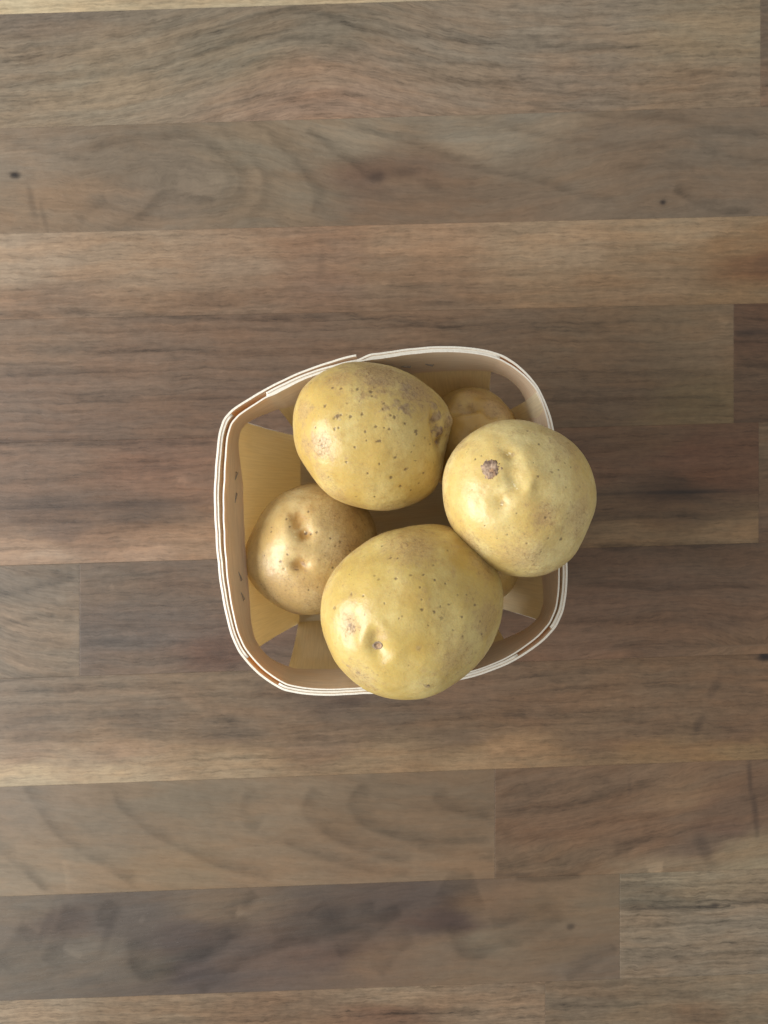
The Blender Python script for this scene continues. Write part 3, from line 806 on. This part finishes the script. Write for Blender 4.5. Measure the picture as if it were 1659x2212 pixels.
for pi_, (nm, ka, kb, qa, qb) in enumerate(PANELS):
    ta, tb = ang_of(*qa, ZB), ang_of(*qb, ZB)
    d = (tb - ta + np.pi) % (2 * np.pi) - np.pi
    nu, nv = 60, 34
    u = np.linspace(0, 1, nu)
    th = ta + d * u
    offp = T_OUT + T_PAN / 2 + .00002 + T_OUT * 1.7 * sstep(thB - .10, thB + .01, th) * (th < thA + .02) * (th > thB - .2)
    R = rim_r(th) - offp
    A, Bp = FW[ka], FW[kb]
    bot = A[None] + (Bp - A)[None] * u[:, None]
    rows = []; sv = []
    zt = ZR - .00012
    for k in range(nv):
        t = k / (nv - 1)
        z = ZF + (zt - ZF) * t
        if z >= ZB:
            sc = 1 + pull(th) * (z - ZR) / BAND
            p = np.stack([R * np.cos(th) * sc, R * np.sin(th) * sc], -1)
        else:
            q = z / ZB
            sc = 1 - pull(th)
            top = np.stack([R * np.cos(th) * sc, R * np.sin(th) * sc], -1)
            w = (z - ZF) / (ZB - ZF)
            w2 = w + 0.10 * np.sin(np.pi * w)            # the veneer bellies out a little
            p = bot + (top - bot) * w2
        jz = .00015 * perlin(np.stack([u * 30, np.full(nu, pi_ * 3.), np.zeros(nu)], -1)) * t
        rows.append(np.concatenate([p, (np.full(nu, z) + jz)[:, None]], 1))
        sv.append(np.full(nu, z * 1.06))
    grid = np.array(rows)
    # slightly uneven cut edges
    wv = .0003 * perlin(np.stack([np.linspace(0, 6, nv), np.full(nv, pi_ * 5.), np.zeros(nv)], -1))
    grid[:, :, :2] += (u[None, :, None] - .5) * 2 * wv[:, None, None]
    al = np.array(sv); ac = np.repeat((u * np.linalg.norm(Bp - A))[None], nv, 0)
    shell('side_panel', grid, T_PAN, M_PAN, basket, al, ac)

# bottom panel
A, Bq, Cq, Dq = (FW[k] for k in ('bl', 'br', 'tr', 'tl'))
un = np.linspace(0, 1, 24)
g = np.array([[(A + (Bq - A) * u_) * (1 - v_) + (Dq + (Cq - Dq) * u_) * v_ for u_ in un] for v_ in un])
g = np.concatenate([g * 0.995, np.full(g.shape[:2] + (1,), 0.0009)], -1)
shell('bottom_panel', g, 0.0012, M_PAN, basket, np.repeat((un * .09)[None], 24, 0), np.repeat((un * .09)[:, None], 24, 1))

# staples through the inner band
def staple(px, py, ang, ln=0.0042):
    """thin wire crown lying on the inner face of the band"""
    z = ZR - 0.008
    w = np.array(px2w(px, py, z)) - bc
    th = math.atan2(w[1], w[0])
    sc = float(1 + pull(th) * (z - ZR) / BAND)
    rI = (rim_r(th) - float(off_inner(np.array([th]))[0]) - T_IN / 2 - .00022) * sc
    c = np.array([rI * math.cos(th), rI * math.sin(th), z])
    tan = np.array([-math.sin(th), math.cos(th), 0]); up = np.array([0.30 * math.cos(th), .30 * math.sin(th), 1.0]); up /= np.linalg.norm(up)
    nrm = np.cross(tan, up)
    if nrm[:2] @ c[:2] > 0: nrm = -nrm
    dirv = tan * math.cos(ang) + up * math.sin(ang)
    sd = np.cross(dirv, nrm)
    path = [(-.5, -.0009), (-.5, -.0001), (-.46, .00012), (0, .0002), (.46, .00012), (.5, -.0001), (.5, -.0009)]
    V = []; F = []
    for k, (s_, h_) in enumerate(path):
        p = c + dirv * s_ * ln + nrm * h_
        for j in range(6):
            a = j * math.pi / 3
            V.append(p + sd * math.cos(a) * .00030 + (nrm if 0 < k < 6 else dirv) * math.sin(a) * .00022)
    for k in range(len(path) - 1):
        for j in range(6):
            F.append((k * 6 + j, k * 6 + (j + 1) % 6, k * 6 + 6 + (j + 1) % 6, k * 6 + 6 + j))
    mesh_obj('staple', V, F, M_STAPLE, basket)


for (a, b, an) in ((509, 1031, .25), (497, 1074, .2), (511, 1246, -.2), (530, 1282, -.2), (877, 777.5, .05), (926, 782, .1)):
    staple(a, b, an)

# ------------------------------------------------------------------ potatoes
def ico(sub):
    bm = bmesh.new()
    bmesh.ops.create_icosphere(bm, subdivisions=sub, radius=1.0)
    me = bpy.data.meshes.new('tmp')
    bm.to_mesh(me); bm.free()
    v = np.empty(len(me.vertices) * 3); me.vertices.foreach_get('co', v)
    f = np.empty(len(me.loops), np.int32); me.loops.foreach_get('vertex_index', f)
    bpy.data.meshes.remove(me)
    return v.reshape(-1, 3), f.reshape(-1, 3)


ICO_HI = ico(8)
ICO_LO = ico(6)
C1 = lambda x, y: (438.9 + x * .5291, 713.2 + y * .5291)      # study-crop coordinates -> grid


def vnormals(v, f):
    fn = np.cross(v[f[:, 1]] - v[f[:, 0]], v[f[:, 2]] - v[f[:, 0]])
    n = np.zeros_like(v)
    for k in range(3):
        for a in range(3):
            n[:, a] += np.bincount(f[:, k], fn[:, a], len(v))
    return n / (np.linalg.norm(n, axis=1)[:, None] + 1e-15)


def potato(outline, zc, cz, seed, mat, label, dents=(), spots=(), scabs=(), russets=(), ambers=(), chips=(), nrand=40, hi=True, lump=0.035, ztop=1.0, name='potato'):
    """outline: silhouette in study-crop coordinates, zc centre height, cz half height"""
    base, F = ICO_HI if hi else ICO_LO
    pts = np.array([px2w(*C1(*p), zc) for p in outline])
    # area centroid
    x, y = pts[:, 0], pts[:, 1]
    x2, y2 = np.roll(x, -1), np.roll(y, -1)
    cr = x * y2 - x2 * y; A = cr.sum() / 2
    c = np.array([((x + x2) * cr).sum() / (6 * A), ((y + y2) * cr).sum() / (6 * A)])
    q = pts - c
    th = np.arctan2(q[:, 1], q[:, 0]); r = np.hypot(q[:, 0], q[:, 1])
    o = np.argsort(th); th = th[o]; r = r[o]
    tt = np.linspace(-np.pi, np.pi, 361)
    R = np.interp(tt, np.concatenate([th - 2 * np.pi, th, th + 2 * np.pi]), np.tile(r, 3))
    fft = np.fft.rfft(R[:-1]); fft[9:] = 0
    R = np.fft.irfft(fft, 360) * 0.988; R = np.append(R, R[0])
    vt = np.arctan2(base[:, 1], base[:, 0])
    rad = np.interp(vt, tt, R)
    # round off towards the poles: the outline's quirks fade with height
    hz = np.abs(base[:, 2])
    rmean = R.mean()
    rad = rad * (1 - hz ** 2.2) + rmean * hz ** 2.2
    V = np.stack([base[:, 0] * rad, base[:, 1] * rad, base[:, 2] * cz * np.where(base[:, 2] > 0, ztop, 1.0)], -1)
    n = base
    lumpn = fbm(base * 1.25 + seed * 3.1, 2, .45)
    fade = .35 + .65 * hz            # keep the silhouette where it is
    V = V * (1 + lump * 2.0 * lumpn * fade)[:, None]
    V = V * (1 + .006 * fbm(base * 5.0 + seed, 3, .5))[:, None]
    C = np.array([c[0], c[1], zc])
    def proj(Vw):
        d = H - Vw[:, 2]
        gx = CX + FPX * Vw[:, 0] / d; gy = CY - FPX * Vw[:, 1] / d
        return (gx - 438.9) / .5291, (gy - 713.2) / .5291
    Vw = V + C
    PX, PY = proj(Vw)
    up = base[:, 2] > -0.05
    U = 0.5291 * (H - zc - cz * .7) / FPX      # metres per study-crop unit near the top

    def surf(p):
        d2 = (PX - p[0]) ** 2 + (PY - p[1]) ** 2 + np.where(up, 0, 1e9)
        return int(np.argmin(d2))

    N0 = vnormals(Vw, F)
    disp = np.zeros(len(V))
    jit = fbm(base * 60.0 + seed, 2)
    jit2 = fbm(base * 16.0 + seed, 3)
    jit3 = fbm(base * 7.0 + seed * 2, 3)
    jit4 = perlin(base * 5.0 + seed * 4)
    # dents (x, y, radius, depth_mm, squash, angle)
    for dn in dents:
        (dx, dy, rad_, dep) = dn[:4]
        sq = dn[4] if len(dn) > 4 else 1.0
        an = math.radians(dn[5]) if len(dn) > 5 else 0.0
        k = surf((dx, dy))
        e = Vw - Vw[k]
        t1 = np.array([math.cos(an), -math.sin(an), 0.0]); t1 -= N0[k] * (t1 @ N0[k]); t1 /= np.linalg.norm(t1)
        t2 = np.cross(N0[k], t1)
        a = e @ t1; b = e @ t2; nn = e @ N0[k]
        d = np.sqrt(a * a + (b * sq) ** 2 + nn * nn) / (rad_ * 1.15 * U) * (1 + .35 * jit4)
        disp -= dep * .00068 * np.exp(-d ** 2 * 1.1)
        disp += dep * .00004 * np.exp(-(d - 1.9) ** 2 * 2.0) * (dep > 0)
    spot = np.zeros(len(V)); rus_shade = np.zeros(len(V)); scab = np.zeros(len(V)); amb = np.zeros(len(V)); chip = np.zeros(len(V))

    def blob(p, rad_, sq=1.0, an=0.0, j=jit, amt=.5, inner=.5, outer=1.0):
        k = surf(p); e = Vw - Vw[k]
        an = math.radians(an)
        t1 = np.array([math.cos(an), -math.sin(an), 0.0]); t1 -= N0[k] * (t1 @ N0[k]); t1 /= np.linalg.norm(t1)
        t2 = np.cross(N0[k], t1)
        d = np.sqrt((e @ t1) ** 2 + ((e @ t2) * sq) ** 2 + (e @ N0[k]) ** 2) / (rad_ * U)
        return 1 - sstep(inner, outer, d * (1 + amt * j))

    for sp in spots:
        s_ = sp[3] if len(sp) > 3 else .9
        m = blob((sp[0], sp[1]), sp[2] * 1.15, sp[4] if len(sp) > 4 else 1.0, sp[5] if len(sp) > 5 else 0.0, amt=.9)
        spot = np.maximum(spot, s_ * m)
        disp -= .00010 * m
    rg = np.random.default_rng(int(seed * 100))
    ups = np.nonzero(base[:, 2] > -.3)[0]
    for k in rg.choice(ups, nrand, replace=False):
        rr_ = rg.uniform(1.8, 4.0) * U
        d = np.linalg.norm(Vw - Vw[k], axis=1) / rr_
        spot = np.maximum(spot, rg.uniform(.25, .75) * (1 - sstep(.5, 1.15, d * (1 + .6 * jit))))
    for sc in scabs:
        m = blob(sc[:2], sc[2], sc[4] if len(sc) > 4 else 1, sc[5] if len(sc) > 5 else 0, j=jit2 + .5 * jit, amt=.9, inner=.45, outer=1.0) * sc[3]
        scab = np.maximum(scab, m); disp += .00012 * m * (1 + jit)
    for ru in russets:
        rus_shade = np.maximum(rus_shade, blob(ru[:2], ru[2], ru[4] if len(ru) > 4 else 1, ru[5] if len(ru) > 5 else 0, j=jit2 + jit3, amt=.7, inner=.25, outer=1.15) * min(1, ru[3] * 1.2))
    for am in ambers:
        amb = np.maximum(amb, blob(am[:2], am[2], am[4] if len(am) > 4 else 1, am[5] if len(am) > 5 else 0, j=jit3, amt=.5, inner=.3, outer=1.15) * min(1, am[3] * 1.25))
    for ch in chips:
        chip = np.maximum(chip, blob(ch[:2], ch[2], 2.0, ch[3], amt=.8) * .9)
    # thin russeting that also paints in the shading towards the sides and underneath
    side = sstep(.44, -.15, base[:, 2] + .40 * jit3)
    rus_shade = np.maximum(rus_shade, .70 * side)
    Vw = Vw + N0 * disp[:, None]
    o = mesh_obj(name, Vw - C, F, mat)
    o.location = C
    for nm_, a_ in (('spot', spot), ('russet', rus_shade), ('scab', scab), ('amber', amb), ('chip', chip)):
        fattr(o, nm_, np.clip(a_, 0, 1))
    tag(o, label, 'potato', 'potatoes in the basket')
    return dict(o=o, V=Vw, F=F, N=N0, C=C, surf=surf, U=U, jit=jit, jit2=jit2)


def crust(pt, p, rad_, name, mat, label, height, rough, fn=None, sq=1.0, an=0.0):
    """small raised piece grown on a potato's skin: its own mesh, child of the potato"""
    V, F, N = pt['V'], pt['F'], pt['N']
    k = pt['surf'](p); e = V - V[k]
    a_ = math.radians(an)
    t1 = np.array([math.cos(a_), -math.sin(a_), 0.0]); t1 -= N[k] * (t1 @ N[k]); t1 /= np.linalg.norm(t1)
    t2 = np.cross(N[k], t1)
    d = np.sqrt((e @ t1) ** 2 + ((e @ t2) * sq) ** 2 + (e @ N[k]) ** 2) / (rad_ * pt['U'])
    dj = d * (1 + .45 * pt['jit2'] + .30 * pt['jit'])
    keep = dj < 1.05
    fk = keep[F].all(1)
    ids = np.unique(F[fk])
    mp = -np.ones(len(V), int); mp[ids] = np.arange(len(ids))
    prof = sstep(1.0, .72, dj[ids]) if fn is None else fn(d[ids], dj[ids])
    nz = fbm(V[ids] * 1400.0, 3, .6)
    off = -.00012 + prof * (height + rough * nz)
    v = V[ids] + N[ids] * off[:, None] - pt['C']
    o = mesh_obj(name, v, mp[F[fk]], mat, pt['o'])
    o['label'] = label
    return o


def crust_material(name, a, b):
    w = NT(name)
    tc = w.n('ShaderNodeTexCoord')
    P = tc.outputs['Object']
    n1 = w.noise(P, 560.0, 4.0, .6); n2 = w.noise(P, 380.0, 3.0, .6)
    c = w.mix(w.ss(n1, .34, .66), a, b)
    c = w.mix(w.ss(n2, .5, .7, 0, .7), c, (b[0] * 1.15, b[1] * .9, b[2] * .62))
    w.link(c, w.b.inputs['Base Color'])
    w.b.inputs['Roughness'].default_value = 0.8
    w.link(w.bump(n1, .8, .0004), w.b.inputs['Normal'])
    return w.m


Y1 = (0.60, 0.455, 0.150); Y2 = (0.66, 0.535, 0.225); AMB = (0.47, 0.27, 0.052)
M_P1 = potato_material('potato_skin_speckled', (0.585, 0.43, 0.140), (0.65, 0.515, 0.205), (0.51, 0.325, 0.055))
M_P2 = potato_material('potato_skin_pale', (0.66, 0.515, 0.205), (0.72, 0.60, 0.28), (0.53, 0.345, 0.08))
M_P3 = potato_material('potato_skin_tan', (0.66, 0.485, 0.215), (0.72, 0.575, 0.29), (0.42, 0.215, 0.045))
M_P4 = potato_material('potato_skin_olive', (0.585, 0.445, 0.145), (0.655, 0.53, 0.215), (0.45, 0.28, 0.06))
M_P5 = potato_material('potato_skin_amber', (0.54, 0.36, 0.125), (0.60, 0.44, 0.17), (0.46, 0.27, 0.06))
M_SCAB = crust_material('potato_scab_crust', (0.13, 0.08, 0.055), (0.42, 0.30, 0.21))
M_SCAR = crust_material('stem_scar_cork', (0.12, 0.08, 0.05), (0.40, 0.30, 0.21))

P1_OUT = [(365, 430), (368, 340), (385, 270), (440, 200), (540, 148), (660, 133), (790, 155), (900, 215), (985, 300), (1018, 360), (1012, 420), (992, 480), (985, 560), (970, 620), (935, 668), (880, 705), (790, 735), (700, 738), (600, 718), (525, 685), (450, 610), (395, 530)]
P2_OUT = [(970, 640), (985, 560), (1050, 450), (1130, 395), (1230, 362), (1310, 366), (1380, 385), (1500, 460), (1575, 560), (1598, 680), (1575, 790), (1535, 880), (1480, 960), (1400, 1000), (1320, 1012), (1230, 995), (1120, 930), (1030, 830), (985, 740)]
P3_OUT = [(168, 930), (180, 870), (220, 780), (290, 690), (370, 640), (440, 622), (540, 632), (640, 690), (700, 780), (712, 880), (680, 1000), (600, 1100), (500, 1152), (420, 1165), (300, 1130), (220, 1060), (178, 990)]
P4_OUT = [(478, 1180), (490, 1070), (540, 970), (620, 890), (720, 830), (830, 800), (930, 790), (1020, 802), (1110, 860), (1180, 940), (1215, 1010), (1226, 1080), (1220, 1160), (1190, 1250), (1120, 1350), (1050, 1420), (960, 1475), (850, 1508), (760, 1505), (660, 1470), (570, 1395), (510, 1290)]
ell = lambda cx, cy, a, b: [(cx + a * math.cos(t * math.pi / 12), cy + b * math.sin(t * math.pi / 12)) for t in range(24)]

p1 = potato(P1_OUT, 0.0665, 0.0268, 1.3, M_P1, 'speckled yellow potato with grey scabby patches against the upper rim',
    dents=[(950, 400, 46, 5.0, 2.2, 72), (968, 456, 26, 3.0), (1004, 370, 30, -2.0, 1.5, 70), (547, 352, 20, .3)],
    spots=[(498, 310, 8), (547, 350, 10), (560, 346, 6), (535, 358, 6, .6), (600, 352, 7), (648, 344, 7), (536, 402, 6), (552, 400, 5), (660, 413, 6), (706, 394, 6), (760, 403, 6), (720, 452, 7, .9, .6, 70), (621, 479, 5), (784, 519, 6), (585, 539, 6), (721, 546, 5),
           (673, 584, 5), (768, 602, 8), (827, 567, 8), (806, 636, 6), (848, 652, 5), (700, 680, 5), (625, 680, 6, .8, 1.8, 10), (870, 412, 9), (872, 425, 6), (905, 440, 6, .8, 1.6, -60), (900, 583, 6), (783, 355, 7), (768, 346, 5), (735, 322, 6), (825, 380, 5), (685, 250, 8),
           (630, 241, 7), (562, 238, 6), (528, 236, 6), (484, 473, 5), (457, 398, 5), (738, 398, 4), (667, 450, 4), (851, 498, 4), (868, 531, 7, .8, 2.5, 15), (925, 465, 4), (512, 600, 7, .7, 2.2, -35), (880, 625, 4), (740, 298, 5), (690, 270, 5), (440, 215, 6, .6), (974, 452, 20, .75, 1.9, 72), (962, 405, 16, .5, 2.2, 72), (862, 470, 4), (640, 290, 4, .6), (590, 300, 4, .5)],  # the two large long spots paint in the dark of the groove
    scabs=[(825, 235, 38, .55, 1.3, -30), (825, 318, 34, .75, 1.2, 10), (795, 300, 22, .5), (945, 310, 26, .6), (955, 355, 32, .85, .9, 60), (970, 420, 30, .95), (968, 460, 16, .9), (745, 315, 14, .5), (715, 205, 46, .28, 1.8, -10), (860, 260, 18, .4), (550, 356, 16, .45)],
    russets=[(1000, 375, 55, .95), (470, 470, 75, .75), (410, 330, 60, .6), (720, 180, 150, .95), (870, 235, 130, .95), (560, 190, 90, .6), (480, 590, 60, .5), (690, 150, 140, .4), (550, 680, 70, .5), (420, 480, 60, .6)],  # those along the upper side also paint in its dull shade
    ambers=[(880, 640, 120, .35), (930, 560, 70, .3), (966, 462, 26, .9)], nrand=130, lump=.03)
p2 = potato(P2_OUT, 0.0850, 0.0245, 2.7, M_P2, 'smooth pale potato with a brown scab overhanging the right rim of the basket',
    dents=[(1255, 508, 40, 1.5, 1.6, 35), (1268, 600, 46, 2.2, 1.3, 80), (1215, 700, 30, 1.7), (1180, 575, 46, .5), (1390, 780, 30, .5), (1332, 640, 42, -1.3, 1.8, -60), (1450, 900, 80, .6), (1530, 760, 60, .5)],
    spots=[(1110, 527, 5.5), (1137, 513, 4), (1463, 857, 8), (1398, 765, 6), (1325, 412, 5), (1368, 598, 5), (1425, 580, 6, .6), (1450, 570, 4), (1240, 835, 4), (1500, 560, 4), (1370, 465, 5), (1415, 440, 6, .6, 1.6, 40), (1350, 540, 3), (1215, 712, 6, .6), (1280, 745, 4), (1150, 800, 4), (1200, 850, 3), (1100, 650, 3), (1320, 870, 4), (1410, 850, 4), (1380, 905, 3), (1500, 700, 3), (1540, 640, 3), (1480, 640, 4, .5)],
    scabs=[(1262, 503, 12, .55), (1215, 706, 11, .4)],
    russets=[(1390, 770, 50, .7), (1400, 740, 60, .45), (1300, 930, 120, .45), (1040, 480, 70, .5), (1480, 460, 110, .5), (1540, 760, 110, .4), (1080, 860, 80, .5)],
    ambers=[(1215, 690, 40, .5), (1250, 505, 34, .45), (1260, 580, 40, .3), (1330, 730, 110, .28), (1390, 775, 34, .3)],
    chips=[(1272, 632, 10, 60), (1262, 618, 6, 10), (1280, 645, 7, -40), (1215, 712, 8, 10), (1252, 498, 8, 50), (1240, 505, 6, 30)], nrand=160, lump=.03)
p3 = potato(P3_OUT, 0.0440, 0.0245, 4.1, M_P3, 'small round potato with two dimpled eyes beside the left wall of the basket',
    dents=[(385, 772, 44, 2.4, 1.3, 70), (412, 835, 30, 2.3), (395, 958, 38, 3.0, 1.4, 10), (430, 790, 36, -.6), (440, 960, 34, -.6), (380, 900, 60, -.5)],
    spots=[(280, 805, 5, .8, 2, 10), (278, 822, 5), (340, 770, 5), (315, 945, 6), (465, 825, 6), (430, 740, 5), (418, 825, 7), (440, 830, 5), (560, 865, 6, .6), (380, 980, 8, .8, 2.5, 5), (540, 880, 5, .5), (345, 915, 4), (330, 975, 6, .6), (470, 1050, 4), (505, 1075, 5), (430, 1060, 4), (530, 970, 5), (250, 920, 4), (520, 850, 5), (355, 800, 4), (600, 900, 4)],
    scabs=[(405, 955, 12, .6), (418, 824, 12, .5)],
    russets=[(300, 1040, 140, .45), (230, 960, 70, .35), (600, 900, 120, .55), (560, 760, 120, .4), (420, 1100, 120, .35)],
    ambers=[(382, 772, 46, .85), (410, 830, 34, .8), (390, 960, 38, .9), (420, 720, 60, .3)],
    chips=[(375, 843, 8, 5), (412, 818, 6, 60)], nrand=130, lump=.035)
p4 = potato(P4_OUT, 0.0795, 0.0285, 5.9, M_P4, 'largest yellow potato with a ringed stem scar leaning over the lower rim',
    dents=[(600, 1225, 52, 1.9), (708, 1297, 40, 3.4), (655, 1262, 36, -1.0), (700, 1245, 26, 1.2), (640, 1330, 60, .6), (1010, 1150, 90, .5), (930, 1100, 70, -.4), (1160, 960, 50, .7, 2.0, 50), (870, 1290, 60, .3)],
    spots=[(785, 1015, 7), (850, 1000, 5), (900, 1000, 5), (948, 1020, 5), (605, 1077, 7, .6), (655, 1085, 5), (700, 1000, 5, .5), (718, 1015, 6, .5), (765, 930, 5), (793, 930, 5), (893, 1100, 5), (893, 1141, 6), (945, 1148, 6), (970, 1127, 5), (1003, 1118, 5), (1110, 1123, 6), (1075, 1080, 5), (1060, 1170, 6),
           (975, 1175, 8, .5), (1020, 1225, 5), (537, 1135, 8, .6, .6, 80), (740, 1115, 4), (920, 1205, 4), (990, 1035, 4), (1137, 1240, 5), (885, 1050, 4), (1040, 1080, 4), (1130, 1190, 5), (590, 1205, 8, .7), (610, 1215, 6, .6), (800, 1180, 4), (920, 1450, 6), (730, 880, 4), (1000, 900, 5, .6), (940, 960, 5, .6), (660, 1160, 4), (840, 1370, 4), (1060, 1250, 4), (960, 1280, 4)],
    scabs=[(590, 1370, 16, .5, 2.0, -20), (632, 1405, 18, .55, 1.5, 25), (915, 1453, 22, .7, 2.6, 40), (598, 1215, 20, .45), (1150, 930, 40, .25), (880, 1300, 12, .3)],
    russets=[(600, 1200, 80, .6), (640, 1420, 100, .5), (720, 1250, 40, .5), (1150, 960, 90, .6), (840, 870, 160, .45), (1170, 1180, 110, .5), (600, 1215, 50, .9), (1040, 1330, 110, .35)],
    ambers=[(640, 1280, 55, .35), (900, 860, 170, .45), (1040, 900, 120, .5), (860, 1080, 100, .30), (940, 1180, 60, .2), (870, 1300, 50, .35)], nrand=150, lump=.03)
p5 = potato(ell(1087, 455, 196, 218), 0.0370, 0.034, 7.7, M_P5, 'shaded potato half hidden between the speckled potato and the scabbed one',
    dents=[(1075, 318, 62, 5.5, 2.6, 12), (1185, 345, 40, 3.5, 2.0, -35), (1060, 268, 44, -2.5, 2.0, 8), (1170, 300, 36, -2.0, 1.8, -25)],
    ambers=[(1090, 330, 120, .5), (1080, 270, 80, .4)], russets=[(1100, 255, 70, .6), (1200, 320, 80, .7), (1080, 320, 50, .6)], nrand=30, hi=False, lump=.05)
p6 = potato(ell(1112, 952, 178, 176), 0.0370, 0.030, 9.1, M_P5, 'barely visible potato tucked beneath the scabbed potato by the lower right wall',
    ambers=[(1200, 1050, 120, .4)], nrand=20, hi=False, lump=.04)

crust(p2, (1170, 566), 40, 'scab', M_SCAB, 'rough brown scab on pale skin', .00045, .00035)
crust(p4, (710, 1298), 26, 'stem_scar', M_SCAR, 'grey ringed stem scar', .00035, .00018,
      fn=lambda d, dj: sstep(1.0, .82, dj) * (0.35 + 1.0 * np.exp(-((d - .66) / .17) ** 2) + .7 * np.exp(-(d / .2) ** 2)), sq=1.35, an=-25)
